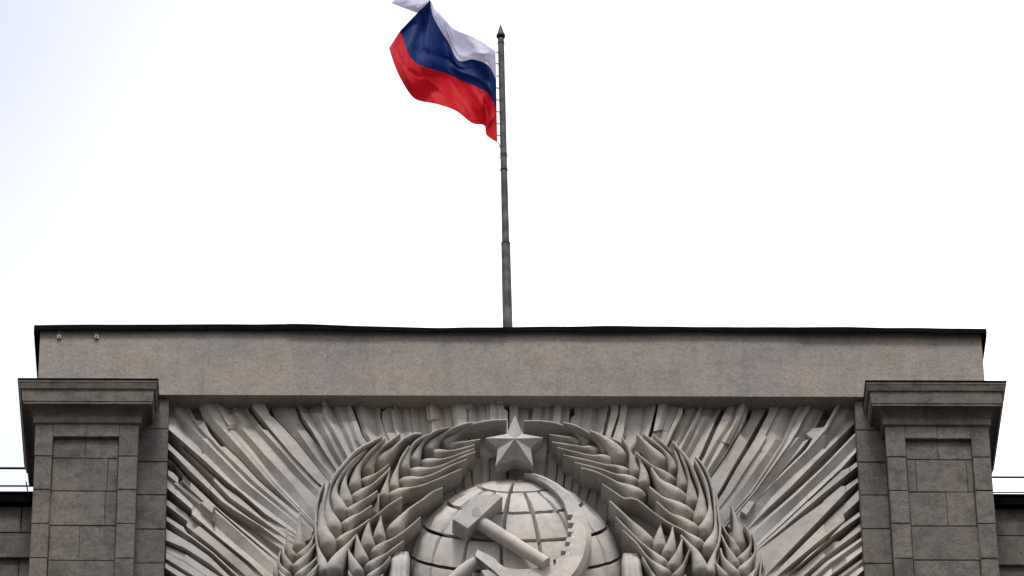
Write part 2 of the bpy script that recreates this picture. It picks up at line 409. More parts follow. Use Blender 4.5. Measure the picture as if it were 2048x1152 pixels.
# ------------------------------------------------------------------ the sunburst panel, ray by ray
panel = MB().box(PX(336, 0, 950), PX(1716, 0, 950), 0.12, .24, PZ(1290, 0), z_par0 - .006).build('sunburst_panel', MAT['ray'], bld)
tag(panel, 'recessed panel of carved rays spreading from the emblem')
LEFT = [
 ('S',[(1019,791),(1019,850),(1014,1010)]), ('L',[(1008,791),(1008,819),(1015,821),(1016,850),(1011,1010)]),
 ('D',[(981,791),(980,850),(983,1000)]), ('L',[(971,791),(976,850),(979,1000)]),
 ('G',[(961,791),(964,850),(970,1000)]), ('L',[(951,791),(957,850),(963,1000)]),
 ('D',[(938,791),(938,850),(950,1000)]), ('L',[(931,791),(934,850),(945,1000)]),
 ('G',[(911,791),(917,850),(933,990)]), ('L',[(899,791),(908,850),(926,990)]),
 ('G',[(886,791),(893,850),(914,985)]), ('L',[(880,791),(888,850),(910,985)]),
 ('D',[(858,791),(864,860),(889,985)]), ('L',[(849,791),(858,860),(885,985)]),
 ('G',[(842,791),(846,860),(868,985)]), ('L',[(838,791),(841,860),(862,985)]),
 ('G',[(805,791),(817,862),(845,960)]), ('L',[(798,791),(808,862),(838,960)]),
 ('S',[(774,791),(774,818),(764,821),(764,838),(770,860),(812,950)]), ('L',[(761,791),(761,836),(769,860),(811,950)]),
 ('G',[(749,791),(760,836),(764,872),(795,940)]), ('L',[(741,791),(752,840),(755,872),(788,940)]),
 ('G',[(715,791),(733,866),(770,930)]), ('D',[(708,791),(711,820),(726,871),(766,930)]), ('L',[(700,791),(702,812),(707,824),(724,871),(765,930)]),
 ('G',[(692,791),(700,830),(716,880),(750,935)]), ('L',[(686,791),(693,830),(708,880),(745,935)]),
 ('G',[(664,791),(680,830),(708,899),(735,950)]), ('L',[(655,791),(670,830),(700,899),(730,950)]),
 ('G',[(648,791),(652,832),(688,900),(715,950)]), ('L',[(643,791),(645,832),(680,900),(710,950)]),
 ('G',[(634,791),(634,828),(672,905),(700,950)]), ('L',[(612,791),(620,830),(663,908),(692,950)]),
 ('D',[(588,791),(605,832),(622,857),(650,905),(680,950)]), ('L',[(575,791),(590,815),(598,838),(612,862),(649,907),(678,950)]),
 ('G',[(547,791),(589,852),(632,915),(665,955)]), ('D',[(531,791),(548,829),(549,834),(592,879),(625,922),(656,960)]),
 ('L',[(522,791),(541,832),(546,834),(590,880),(624,923),(655,961)]),
 ('D',[(503,791),(504,811),(541,858),(583,908),(634,963),(660,985)]), ('L',[(484,791),(500,825),(527,860),(534,860),(580,908),(630,964),(656,988)]),
 ('G',[(482,791),(498,826),(526,862),(574,914),(620,966),(648,992)]), ('L',[(478,791),(490,826),(512,862),(560,914),(605,966),(640,1000)]),
 ('G',[(455,791),(489,852),(484,857),(530,910),(582,965),(618,1010)]), ('L',[(447,791),(477,852),(470,858),(515,912),(556,965),(600,1012)]),
 ('G',[(399,791),(429,841),(480,897),(539,965),(597,1022)]), ('D',[(388,791),(408,839),(450,886),(478,914),(522,961),(595,1023)]),
 ('L',[(366,791),(393,841),(408,842),(419,866),(443,895),(450,893),(476,917),(519,963),(593,1027)]),
 ('G',[(360,791),(386,841),(440,897),(512,967),(592,1034)]), ('L',[(359,792),(384,842),(434,900),(502,967),(588,1040)]),
 ('G',[(338,797),(354,826),(386,858),(493,967),(590,1044)]), ('L',[(337,830),(350,836),(370,866),(478,976),(582,1053)]),
 ('D',[(336,857),(407,919),(457,965),(483,985),(530,1027),(573,1056)]), ('L',[(336,870),(402,929),(450,975),(478,994),(526,1037),(571,1065)]),
 ('D',[(336,874),(372,907),(404,935),(460,995),(506,1027),(571,1075)]), ('L',[(336,886),(366,914),(398,945),(452,1002),(500,1037),(571,1083)]),
 ('D',[(336,898),(343,903),(380,942),(443,1002),(470,1021),(520,1051),(566,1087)]), ('G',[(336,913),(350,920),(374,949),(437,1008),(462,1027),(510,1060),(560,1096)]),
 ('L',[(336,916),(348,925),(370,953),(432,1013),(456,1034),(500,1068),(550,1109)]),
 ('D',[(336,924),(348,927),(366,950),(362,960),(404,1000),(430,1013),(480,1057),(555,1120)]), ('L',[(336,940),(346,945),(358,957),(346,965),(398,1008),(428,1016),(478,1061),(553,1124)]),
 ('G',[(336,950),(380,986),(440,1031),(490,1075),(541,1122),(560,1140)]), ('L',[(335,958),(376,997),(424,1046),(480,1095),(532,1138),(550,1152)]),
 ('D',[(334,976),(385,1019),(381,1026),(441,1077),(500,1125),(530,1155)]), ('L',[(334,999),(376,1030),(379,1036),(435,1081),(490,1127),(520,1158)]),
 ('D',[(333,1010),(376,1043),(370,1050),(430,1097),(490,1150)]), ('L',[(333,1033),(367,1054),(372,1064),(425,1104),(480,1154)]),
 ('D',[(333,1041),(390,1080),(425,1106),(478,1156)]), ('L',[(332,1058),(384,1088),(420,1114),(466,1159)]),
 ('D',[(332,1080),(369,1095),(422,1129),(460,1162)]), ('L',[(332,1091),(372,1109),(440,1154),(452,1165)]),
 ('D',[(332,1117),(388,1152),(440,1190)]), ('L',[(331,1126),(378,1155),(430,1192)]),
 ('D',[(330,1135),(355,1152),(420,1200)]), ('L',[(330,1152),(410,1205)]),
 ('D',[(330,1175),(400,1230)]), ('L',[(329,1195),(390,1240)]), ('E',[(329,1240),(380,1275)]),
]
RIGHT = [
 ('L',[(1019,791),(1019,850),(1014,1010)]),
 ('D',[(1059,791),(1056,850),(1048,990)]), ('L',[(1068,791),(1063,850),(1054,990)]),
 ('G',[(1082,791),(1077,850),(1066,990)]), ('L',[(1090,791),(1083,850),(1072,990)]),
 ('D',[(1099,791),(1097,850),(1085,990)]), ('L',[(1113,791),(1104,850),(1092,990)]),
 ('D',[(1124,791),(1118,880),(1108,990)]), ('L',[(1128,791),(1122,880),(1111,990)]),
 ('S',[(1141,791),(1139,832),(1132,910),(1124,990)]), ('L',[(1151,791),(1149,832),(1142,834),(1135,910),(1127,990)]),
 ('G',[(1162,791),(1158,850),(1149,930),(1140,985)]), ('L',[(1168,791),(1163,850),(1154,930),(1144,985)]),
 ('G',[(1185,791),(1180,855),(1164,940),(1154,990)]), ('L',[(1197,791),(1192,855),(1170,940),(1160,990)]),
 ('D',[(1216,791),(1216,817),(1207,859),(1190,930),(1172,1000)]), ('L',[(1218,791),(1223,817),(1214,860),(1195,930),(1176,1000)]),
 ('D',[(1238,791),(1235,830),(1222,870),(1202,940),(1190,1010)]), ('L',[(1243,791),(1240,830),(1228,870),(1206,940),(1193,1010)]),
 ('D',[(1258,791),(1252,830),(1245,875),(1222,960),(1212,1030)]), ('L',[(1270,791),(1262,830),(1252,875),(1226,960),(1215,1030)]),
 ('G',[(1287,791),(1283,830),(1279,868),(1250,930)]), ('L',[(1292,791),(1287,830),(1283,868),(1256,930)]),
 ('S',[(1311,791),(1311,815),(1298,866),(1270,930)]), ('L',[(1320,791),(1315,820),(1306,866),(1280,930)]),
 ('G',[(1332,791),(1320,840),(1313,868),(1290,930)]), ('L',[(1345,791),(1332,835),(1320,870),(1298,930)]),
 ('S',[(1364,791),(1366,824),(1345,865),(1315,930)]), ('L',[(1372,791),(1370,822),(1350,868),(1322,930)]),
 ('G',[(1389,791),(1387,820),(1357,881),(1330,930)]), ('L',[(1396,791),(1394,820),(1364,881),(1336,930)]),
 ('G',[(1408,791),(1392,835),(1372,878),(1345,930)]), ('L',[(1413,791),(1398,835),(1377,882),(1350,930)]),
 ('G',[(1431,791),(1405,848),(1379,897),(1355,940)]), ('L',[(1443,791),(1415,848),(1387,900),(1362,940)]),
 ('D',[(1456,791),(1430,842),(1400,910),(1380,950)]), ('L',[(1467,791),(1439,846),(1409,912),(1386,955)]),
 ('G',[(1474,791),(1456,846),(1430,887),(1408,927),(1390,960)]), ('L',[(1479,791),(1463,850),(1438,888),(1415,930),(1396,962)]),
 ('G',[(1491,791),(1472,842),(1448,890),(1418,938),(1400,970)]), ('L',[(1500,791),(1477,848),(1456,893),(1427,940),(1405,975)]),
 ('S',[(1503,791),(1491,836),(1480,860),(1450,910),(1412,965)]), ('L',[(1516,791),(1499,838),(1484,862),(1453,912),(1414,967)]),
 ('S',[(1530,791),(1532,818),(1502,872),(1465,935),(1440,980),(1420,1010)]), ('L',[(1542,791),(1537,826),(1509,880),(1473,937),(1447,984),(1426,1015)]),
 ('G',[(1585,791),(1547,869),(1553,875),(1536,903),(1478,985),(1458,1010)]), ('L',[(1596,791),(1563,885),(1541,920),(1499,984),(1468,1020)]),
 ('G',[(1612,791),(1585,838),(1566,886),(1543,922),(1502,984),(1471,1019)]), ('L',[(1620,791),(1592,840),(1572,886),(1548,924),(1506,984),(1474,1021)]),
 ('G',[(1648,791),(1611,860),(1562,917),(1517,978),(1485,1017)]), ('L',[(1660,791),(1624,855),(1576,926),(1531,979),(1490,1025)]),
 ('S',[(1664,791),(1630,853),(1618,878),(1602,897),(1560,945),(1500,1025)]), ('L',[(1684,791),(1649,853),(1625,878),(1611,900),(1563,947),(1502,1027)]),
 ('G',[(1687,791),(1652,858),(1614,902),(1562,952),(1512,1000),(1472,1050)]), ('L',[(1689,792),(1654,861),(1620,908),(1568,960),(1518,1008),(1482,1055)]),
 ('G',[(1708,797),(1691,832),(1673,849),(1573,943),(1533,983),(1482,1044)]), ('L',[(1709,836),(1695,844),(1642,900),(1576,960),(1546,990),(1495,1052)]),
 ('D',[(1710,845),(1634,920),(1578,977),(1535,1017),(1498,1056)]), ('L',[(1710,866),(1645,934),(1590,985),(1543,1026),(1503,1062)]),
 ('G',[(1711,870),(1650,933),(1590,992),(1545,1030),(1506,1066)]), ('L',[(1712,895),(1665,942),(1600,1002),(1555,1047),(1515,1082)]),
 ('D',[(1712,904),(1690,928),(1684,935),(1640,976),(1570,1042),(1520,1088)]), ('L',[(1713,924),(1691,940),(1686,938),(1642,979),(1572,1044),(1521,1090)]),
 ('D',[(1715,932),(1651,983),(1600,1026),(1570,1053),(1522,1093)]), ('L',[(1716,955),(1665,990),(1645,1006),(1600,1038),(1574,1058),(1524,1097)]),
 ('D',[(1717,963),(1691,984),(1688,988),(1663,1014),(1607,1072),(1536,1146)]), ('L',[(1718,979),(1688,1010),(1666,1030),(1610,1085),(1547,1149)]),
 ('D',[(1718,1000),(1684,1031),(1690,1040),(1640,1080),(1580,1130),(1550,1155)]), ('L',[(1719,1024),(1692,1044),(1686,1048),(1648,1088),(1590,1137),(1562,1158)]),
 ('D',[(1720,1032),(1668,1069),(1615,1113),(1580,1148)]), ('L',[(1720,1047),(1680,1083),(1670,1082),(1622,1121),(1590,1150)]),
 ('D',[(1723,1060),(1647,1115),(1600,1158)]), ('L',[(1723,1075),(1652,1124),(1612,1160)]),
 ('G',[(1723,1081),(1660,1126),(1622,1160)]), ('L',[(1724,1090),(1664,1132),(1630,1162)]),
 ('D',[(1725,1102),(1659,1152),(1630,1180)]), ('L',[(1725,1116),(1670,1156),(1640,1182)]),
 ('G',[(1726,1122),(1680,1156),(1650,1184)]), ('L',[(1726,1130),(1686,1160),(1656,1186)]),
 ('D',[(1727,1140),(1680,1180)]), ('L',[(1727,1158),(1690,1184)]), ('D',[(1727,1180),(1690,1210)]), ('L',[(1727,1198),(1692,1220)]), ('E',[(1728,1250),(1700,1270)]),
]
MR = 52
def radial(pts, ext=45):
    cx, cy = 1015, 1350
    a, b = pts[-2], pts[-1]; L = math.dist(a, b) or 1
    pts = list(pts) + [(b[0] + (b[0]-a[0])/L*ext, b[1] + (b[1]-a[1])/L*ext)]
    r = [math.dist(p, (cx, cy)) for p in pts]
    for i in range(1, len(r)): r[i] = min(r[i], r[i-1] - .8)
    o = []; j = 0
    for i in range(MR):
        t = r[0] + (r[-1] - r[0]) * i / (MR - 1)
        while j < len(r) - 2 and r[j+1] > t: j += 1
        k = max(0, min(1, (r[j] - t) / (r[j] - r[j+1])))
        o.append((pts[j][0] + (pts[j+1][0]-pts[j][0])*k, pts[j][1] + (pts[j+1][1]-pts[j][1])*k))
    return o
class Done(list): done = True
def soften(p):
    for _ in range(0):
        p = [p[0]] + [tuple((a + 2*b + c) / 4 for a, b, c in zip(p[i-1], p[i], p[i+1])) for i in range(1, len(p)-1)] + [p[-1]]
    return p
def split_wide(chain):
    pts = [radial(p) if t == 'S' else soften(radial(p)) for t, p in chain]; o = []
    for k, (t, _) in enumerate(chain):
        o.append((t, Done(pts[k])))
        if t == 'L' and k + 1 < len(chain):
            s_ = 10; a, b = pts[k][s_], pts[k+1][s_]
            c0, c1 = pts[k][s_-1], pts[k][s_+1]; L = math.dist(c0, c1) or 1
            wd = abs((b[0]-a[0])*(-(c1[1]-c0[1])/L) + (b[1]-a[1])*((c1[0]-c0[0])/L))
            m = 2 if wd > 25 else 1
            cuts = sorted(max(.2, min(.8, (i + random.uniform(-.22, .22)) / m)) for i in range(1, m))
            for c in cuts:
                w0 = random.uniform(-.06, .06)
                line = [tuple(x + (y - x) * (c + w0 * (i / MR)) for x, y in zip(pts[k][i], pts[k+1][i])) for i in range(MR)]
                lin2 = [tuple(x + (y - x) * (c + w0 * (i / MR) + .03 + .5 / max(wd, 6)) for x, y in zip(pts[k][i], pts[k+1][i])) for i in range(MR)]
                o.append(('d', Done(line))); o.append(('L', Done(lin2)))
    return o
def build_rays(chain):
    chain = split_wide(chain)
    pts = [radial(p) if not hasattr(p, 'done') else p for _, p in chain]; typ = [t for t, _ in chain]; n = len(chain)
    starts = [k for k in range(n) if typ[k] == 'L']
    prev_end = None
    for k in starts:
        e = k + 1; mid = None
        if e >= n: break
        if typ[e] == 'G':
            mid = e; e += 1
            if e >= n: break
        slot_after = typ[e] in 'DSEd'
        T0 = random.uniform(.125, .205); brk = random.uniform(.06, .5); jump = random.choice((0, -.045, -.06, -.075, .04)); ib = int(brk * (MR - 1))
        loc = {}
        for q in {k, e} | ({mid} if mid is not None else set()):
            loc[q] = list(pts[q])
            if jump: loc[q][ib+1] = tuple(x + (y - x) * .06 for x, y in zip(pts[q][ib], pts[q][ib+1]))
        T, g = [], []
        for s in range(MR):
            f_ = s / (MR - 1)
            tap = 1 - .86 * ss((f_ - .35) / .60)
            t_ = (T0 + (jump if s <= ib else 0)) * tap - .03 * ss((f_ - .9) / .1)
            if mid is None: g.append(0)
            else:
                a_, b_ = pts[mid][s], pts[e][s]
                t0, t1 = pts[mid][max(0, s-1)], pts[mid][min(MR-1, s+1)]
                tx, ty = t1[0]-t0[0], t1[1]-t0[1]; L = math.hypot(tx, ty) or 1
                g.append(min(.065, abs((b_[0]-a_[0])*(-ty/L) + (b_[1]-a_[1])*(tx/L)) * .0055, max(.002, t_ * .6)))
            T.append(t_)
        rows = []
        def row(idx, dep): rows.append([P(*loc.get(idx, pts[idx])[s], dep[s]) for s in range(MR)])
        def back(r): rows.append([Vector((q.x, .14, q.z)) for q in r])
        S0 = [max(-.02, T[s] - .012) if prev_end is None else min(T[s], prev_end[s] - .004) for s in range(MR)]
        u_ = [P(*loc[k][s], S0[s]) for s in range(MR)]
        back(u_); rows.append(u_)
        if mid is not None: row(mid, T)
        E_h = [T[s] - g[s] for s in range(MR)]
        row(e, E_h)
        last = rows[-1]
        rows.append([Vector((q.x, q.y + min(.012, max(.001, .02 - q.y) * .3), q.z - .004)) for q in last])   # eased arris
        if typ[e] in 'Dd' and e + 1 < n:
            fl = []
            for s in range(MR):
                a_, b_ = pts[e][s], pts[e+1][s]
                t0, t1 = pts[e][max(0, s-1)], pts[e][min(MR-1, s+1)]
                tx, ty = t1[0]-t0[0], t1[1]-t0[1]; L = math.hypot(tx, ty) or 1
                perp = abs((b_[0]-a_[0])*(-ty/L) + (b_[1]-a_[1])*(tx/L)); cs = abs(tx / L)
                dep = min(perp / (93 * max(cs, .4)) + .03, .035 + .27 * cs) if typ[e] == 'D' else .022
                dep *= 1 - .93 * ss((s / (MR - 1) - .55) / .35)
                fl.append(E_h[s] - max(.006, dep))
            q_ = rows[-1]
            rows.append([Vector((q.x, -fl[s], q.z)) for s, q in enumerate(q_)])
            row(e + 1, fl)
        back(rows[-1])
        v = [q for r in rows for q in r]; f = []
        for i in range(len(rows) - 1):
            for s in range(MR - 1): f.append((i*MR+s, i*MR+s+1, (i+1)*MR+s+1, (i+1)*MR+s))
        f.append([i*MR for i in range(len(rows))]); f.append([i*MR + MR - 1 for i in range(len(rows))][::-1])
        obj('ray', v, f, MAT['ray'], panel, smooth=True, sharp=7)
        prev_end = None if slot_after else E_h
build_rays(LEFT)
build_rays(RIGHT)
# loose carved blocks where rays break off
def prism(poly, d0, d1, name, mat, parent, bev=.012):
    fr = [P(x, y, d1) for x, y in poly]; c = sum(fr, Vector()) / len(fr)
    ins = [p + (c - p).normalized() * bev for p in fr]
    rim = [p + Vector((0, bev, 0)) for p in fr]; bk = [Vector((p.x, -d0, p.z)) for p in fr]
    n = len(poly); f = [list(range(n))]
    for i in range(n):
        k = (i + 1) % n; f += [(i, n+i, n+k, k), (n+i, 2*n+i, 2*n+k, n+k)]
    return obj(name, ins + rim + bk, f, mat, parent)
for poly, d in (([(1611, 868), (1625, 856), (1648, 853), (1648, 862), (1632, 880), (1620, 876)], .15),
                ([(1481, 1023), (1497, 1001), (1511, 1003), (1493, 1031)], .11), 
                ([(401, 1006), (410, 1000), (430, 1012), (424, 1026)], .20),
                ([(1645, 1003), (1683, 971), (1692, 971), (1690, 985), (1664, 1012)], .16)):
    prism(poly, 0, d, 'ray_block', MAT['ray'], panel)
# rust run where an iron cramp has bled
prism([(424, 1027), (427, 1026), (430, 1038), (428, 1046), (425, 1040)], .1, .212, 'rusty_cramp', MAT['rust'], panel, .003)

# ------------------------------------------------------------------ the emblem
emb = thing('stone_emblem', P(1031, 1140, 0) + Vector((0, 0, -1.4)), 'carved stone emblem of globe, hammer, sickle, star and wheat ears in front of rays', 'emblem')
# ---- globe: flattened dome with a grid of raised plates
GC = P(1031, 1141, 0); GR = 210 / M_PX; GK = .45
TILT = R(29)
pol = Vector((0, -math.sin(TILT), math.cos(TILT))); e2 = Vector((0, -math.cos(TILT), -math.sin(TILT))); e1 = Vector((1, 0, 0))
def gp(colat, lon, r):
    q = (e1 * math.sin(lon) + e2 * math.cos(lon)) * math.sin(colat) + pol * math.cos(colat)
    return Vector((GC.x + q.x * r, GC.y + q.y * r * GK, GC.z + q.z * r))
def dsurf(px, py):
    """depth of the globe's front where the ray through a pixel meets it (its rim depth beyond the outline)"""
    o = CAM - GC; r = rt * ((px-PPX)/F_PX) - up * ((py-PPY)/F_PX) + fwd
    o = Vector((o.x, o.y/GK, o.z)) / GR; r = Vector((r.x, r.y/GK, r.z)) / GR
    a, b, c = r.dot(r), 2*o.dot(r), o.dot(o) - 1
    D = b*b - 4*a*c
    t = (-b - math.sqrt(max(D, 0))) / (2*a)
    rr = rt * ((px-PPX)/F_PX) - up * ((py-PPY)/F_PX) + fwd
    return -(CAM.y + rr.y * t)
v = []; f = []; NA, NB = 36, 18
for i in range(NB + 1):
    for k in range(NA + 1):
        v.append(gp(math.pi * i / NB, 2*math.pi*k/NA, GR - .32))
for i in range(NB):
    for k in range(NA): f.append((i*(NA+1)+k, (i+1)*(NA+1)+k, (i+1)*(NA+1)+k+1, i*(NA+1)+k+1))
globe = obj('globe', v, f, MAT['globe'], emb, smooth=True)
def tile(c0, c1, l0, l1, bulge=0.0):
    n = 4; v = []; f = []
    for i in range(n + 1):
        for k in range(n + 1):
            a, b = i/n, k/n
            edge = .007 if i in (0, n) or k in (0, n) else 0
            bl = bulge * math.sin(math.pi*a) * math.sin(math.pi*b) + noise.noise(Vector((l0*3+b*2.6, c0*5+a*2.6, 1))) * .020
            v.append(gp(c0 + (c1-c0)*a, l0 + (l1-l0)*b, GR - edge + bl))
    for i in range(n):
        for k in range(n): f.append((i*(n+1)+k, (i+1)*(n+1)+k, (i+1)*(n+1)+k+1, i*(n+1)+k+1))
    ring = [k for k in range(n+1)] + [i*(n+1)+n for i in range(1, n+1)] + [n*(n+1)+k for k in range(n-1, -1, -1)] + [i*(n+1) for i in range(n-1, 0, -1)]
    base = len(v)
    for q in ring:
        i, k = divmod(q, n+1)
        v.append(gp(c0 + (c1-c0)*i/n, l0 + (l1-l0)*k/n, GR - .33))
    m = len(ring)
    for j in range(m): f.append((ring[j], ring[(j+1) % m], base + (j+1) % m, base + j))
    obj('globe_plate', v, f, MAT['globe'], globe, smooth=True, sharp=40)
LON0 = R(-8.5)
for ri in range(0, 7):
    c0, c1 = R(20 * ri), R(20 * (ri + 1))
    nm = 4 if ri == 0 else 16
    for k in range(nm):
        l0 = LON0 + 2*math.pi*k/nm; l1 = l0 + 2*math.pi/nm; lm = (l0 + l1) / 2
        q = gp((c0+c1)/2, lm, GR)
        if q.y - GC.y > .06: continue
        gl = R(1.2) / max(.3, math.sin((c0+c1)/2)); gc = R(1.15)
        tile(c0 + gc + (R(1) if ri == 0 else 0), c1 - gc, l0 + gl, l1 - gl, (0.05 if (ri, k) in ((2, 1), (2, 2), (2, 13)) else random.uniform(-.012, .022)))

# ---- hammer
ham = obj('hammer', [P(955, 1045, dsurf(955, 1045)), P(960, 1050, dsurf(960, 1050)), P(955, 1050, dsurf(955, 1050))], [(0, 1, 2)], MAT['globe'], emb) if False else None
K = lambda x, y: (800 + x / 5.433, 940 + y / 5.433)
M = lambda x, y: (1000 + x / 5.188, 930 + y / 5.188)
dh = dsurf(930, 1050)
hd_front = dh + .30
hammer = prism([K(570, 540), K(812, 264), K(1100, 261), K(1116, 286), K(735, 640)], hd_front - .30, hd_front, 'hammer', MAT['globe'], emb, .014)
tag(hammer, 'square-headed stone hammer lying across the globe')
pa, pb = K(840, 560), M(478, 1025)
A_ = P(*pa, hd_front - .14); B_ = P(*pb, dsurf(*pb) + .20)
mb = MB(); NP = 12; pts = [A_.lerp(B_, i / 8) for i in range(9)]
mb.tube(pts, [.100 - .012 * i / 8 for i in range(9)], 18)
mb.build('hammer_handle', MAT['globe'], hammer, smooth=True, sharp=50)
pe = [P(*K(830 + 50*math.cos(a)*1.0, 455 + 52*math.sin(a)), hd_front + .004) for a in [2*math.pi*i/20 for i in range(20)]]
obj('handle_end', pe + [p + Vector((0, .03, 0)) for p in pe], [list(range(20))] + [(i, 20+i, 20+(i+1) % 20, (i+1) % 20) for i in range(20)], MAT['wheat'], hammer)

# ---- sickle
outer = [M(*p) for p in ((250,84),(380,95),(520,150),(650,232),(760,332),(865,495),(925,640),(950,780),(930,920),(880,1050),(815,1160),(720,1260),(560,1340),(380,1360),(200,1330),(60,1240),(-60,1130),(-140,1060),(-200,1010),(-262,960))]
in_a = [M(*p) for p in ((256,92),(420,165),(560,258),(655,372),(680,440),(700,490))]
teeth = []
for cx, cy in ((727,545),(739,630),(724,722),(705,825),(660,918)):
    teeth += [M(cx-27, cy-30), M(cx+27, cy-24), M(cx+6, cy+30), M(cx-27, cy+24)]
in_c = [M(*p) for p in ((625,960),(565,1000),(450,1052),(330,1072),(200,1082),(60,1062),(-20,1010),(-73,958),(-236,877))]
smooth_t = resample(catmull([in_a[-1]] + [teeth[i] for i in range(0, 20, 4)] + [in_c[0]], 6), 22)[1:-1]
o_s = resample(catmull(outer[:6], 6), 20) + resample(catmull(outer[5:9], 6), 22)[1:-1] + resample(catmull(outer[8:], 6), 40)
i_s = resample(catmull(in_a, 6), 20) + teeth + resample(catmull(in_c, 6), 40)
r_s = i_s[:20] + smooth_t + i_s[40:]
NS_ = len(o_s); v = []; f = []
for k in range(NS_):
    a, b, c = o_s[k], i_s[k], r_s[k]
    tip = ss(k / 16)
    rd = (a[0]*.80 + c[0]*.20, a[1]*.80 + c[1]*.20); md = (a[0]*.30 + c[0]*.70, a[1]*.30 + c[1]*.70)
    dm = max(dsurf(*c), dsurf(*md))
    base = max(.42 + .14*tip, dm + .15)
    v += [P(*a, max(base - .05, dsurf(*a) + .10)), P(*rd, base + .03), P(*md, base + .012), P(*b, base)]
    v += [v[-1] + Vector((0, .22, 0)), v[-4] + Vector((0, .22, 0))]
for k in range(NS_ - 1):
    q, r = k*6, k*6+6
    for j in range(6): f.append((q+j, q+(j+1) % 6, r+(j+1) % 6, r+j))
f += [(5, 4, 3, 2, 1, 0), tuple((NS_-1)*6 + j for j in range(6))]
sick = obj('sickle', v, f, MAT['globe'], emb, smooth=True, sharp=20)
tag(sick, 'toothed stone sickle curving over the globe and under the hammer')
g0, g1 = (952, 1120), (880, 1192)
mb = MB(); A_ = P(*g0, dsurf(*g0) + .12); B_ = P(*g1, dsurf(*g1) + .16)
mb.tube([A_.lerp(B_, i/6) for i in range(7)], [.055, .085, .10, .105, .10, .10, .09], 14)
mb.build('sickle_grip', MAT['globe'], sick, smooth=True, sharp=50)
prism([(962, 1140), (975, 1138), (1010, 1156), (1030, 1185), (985, 1180)], dsurf(985, 1160), dsurf(985, 1160) + .20, 'sickle_tang', MAT['globe'], sick)
mb = MB().tube([P(1109, 1121, dsurf(1109, 1121) + .10), P(1109, 1121, dsurf(1109, 1121) + .19)], .018, 8)
mb.build('rivet', MAT['pier'], sick)

# ---- star
Np = lambda x, y: (780 + x / 3.272, 800 + y / 3.272)
star = [(818,100),(868,222),(1003,246),(921,316),(937,432),(819,386),(690,432),(706,316),(623,249),(764,222)]
DS = .50
fr = [P(*Np(x, y), DS) for x, y in star]
ce = P(*Np(817, 252), DS + .17)
v = fr + [ce] + [p + Vector((0, .02, 0)) for p in fr] + [Vector((p.x, p.y + .21, p.z)) for p in fr]
f = []
for i in range(10):
    k = (i+1) % 10
    f += [(10, i, k), (i, 11+i, 11+k, k), (11+i, 21+i, 21+k, 11+k)]
st = obj('star', v, f, MAT['wheat'], emb)
tag(st, 'five-pointed faceted star at the top between the wheat ears')
MB().tube([P(1030, 880, DS - .2), P(1030, 872, -.05)], .11, 12).build('star_mount', MAT['ray'], st)

# ---- wheat
A = lambda *p: [(540 + x/5.435, 940 + y/5.435) for x, y in p]
Bc = lambda *p: [(620 + x/5.76, 840 + y/5.76) for x, y in p]
Cc = lambda *p: [(760 + x/5.762, 830 + y/5.762) for x, y in p]
Dd = lambda *p: [(680 + x/6.0, 960 + y/6.0) for x, y in p]
E_ = lambda *p: [(1040 + x/5.762, 830 + y/5.762) for x, y in p]
F_ = lambda *p: [(1240 + x/5.236, 850 + y/5.236) for x, y in p]
G_ = lambda *p: [(1200 + x/6.7, 980 + y/6.7) for x, y in p]
H_ = lambda *p: [(1360 + x/6.7, 980 + y/6.7) for x, y in p]
def grain(parent, pts, hw, db=.20, dt=.40, wa=None, back=0.0, name='grain'):
    """one grain with its awn: path from rounded base to tip in photo pixels, belly half-width in pixels"""
    hw *= 1.27
    pts = [(pts[0][0]*1.3 - pts[1][0]*.3, pts[0][1]*1.3 - pts[1][1]*.3)] + list(pts[1:])
    c = resample(catmull(pts, 6), 26); n = len(c)
    L = sum(math.dist(a, b) for a, b in zip(c, c[1:]))
    lb = min(.48, 1.75 * hw / L); se = min(1 - lb, 3.6 * hw / L)
    wa = wa or max(2.0, .20 * hw)
    # denser samples at the rounded base
    par = sorted(set([lb * (1 - math.cos(math.pi/2 * i/7)) for i in range(8)] + [lb + (1-lb) * i/20 for i in range(1, 21)]))
    fine = resample(catmull(pts, 8), 200)
    v = []; f = []; m = 11
    for si, s in enumerate(par):
        x, y = fine[min(199, int(round(s * 199)))]
        j = min(198, max(1, int(round(s * 199)))); a, b = fine[max(0, j-4)], fine[min(199, j+4)]
        tx, ty = b[0]-a[0], b[1]-a[1]; q = math.hypot(tx, ty) or 1
        bx, by = -ty/q, tx/q
        if s <= lb: wpx = hw * max(0.0, 1 - ((lb - s)/lb)**2) ** .85 + .3
        else: t_ = min(1, (s - lb)/se); wpx = wa + (hw - wa) * (1 - ss(t_ ** .92))
        wpx *= 1 - .35 * ss((s - .75) / .25)
        wm = wpx / M_PX; r = min(wm * 1.35, .21)
        d = db + (dt - db) * ss(s * 1.15) + .55 * r
        d -= .07 * (1 - ss(s / max(.05, lb)))
        ctr = P(x, y, d)
        B = Vector((bx / M_PX, 0, -by / (M_PX * .788)))
        for o_, h_ in ((-.80, None), (-1, -1.0), (-.92, -.61), (-.70, -.29), (-.38, -.075), (0, 0), (.38, -.075), (.70, -.29), (.92, -.61), (1, -1.0), (.80, None)):
            p = ctr + B * (o_ * wpx)
            p.y = -max(back, min(db, d - r) - .22) if h_ is None else -(d + h_ * r)
            v.append(p)
    k = len(par)
    for i in range(k - 1):
        for q in range(m - 1): f.append((i*m+q, (i+1)*m+q, (i+1)*m+q+1, i*m+q+1))
    f.append(list(range(m))); f.append([(k-1)*m + q for q in range(m)][::-1])
    return obj(name, v, f, MAT['wheat'], parent, smooth=True, sharp=42)
def ear(lbl, first, rest):
    """an ear: its first grain carries the others"""
    o = grain(emb, *first, name='wheat_ear'); tag(o, lbl)
    for g_ in rest: grain(o, *g_)
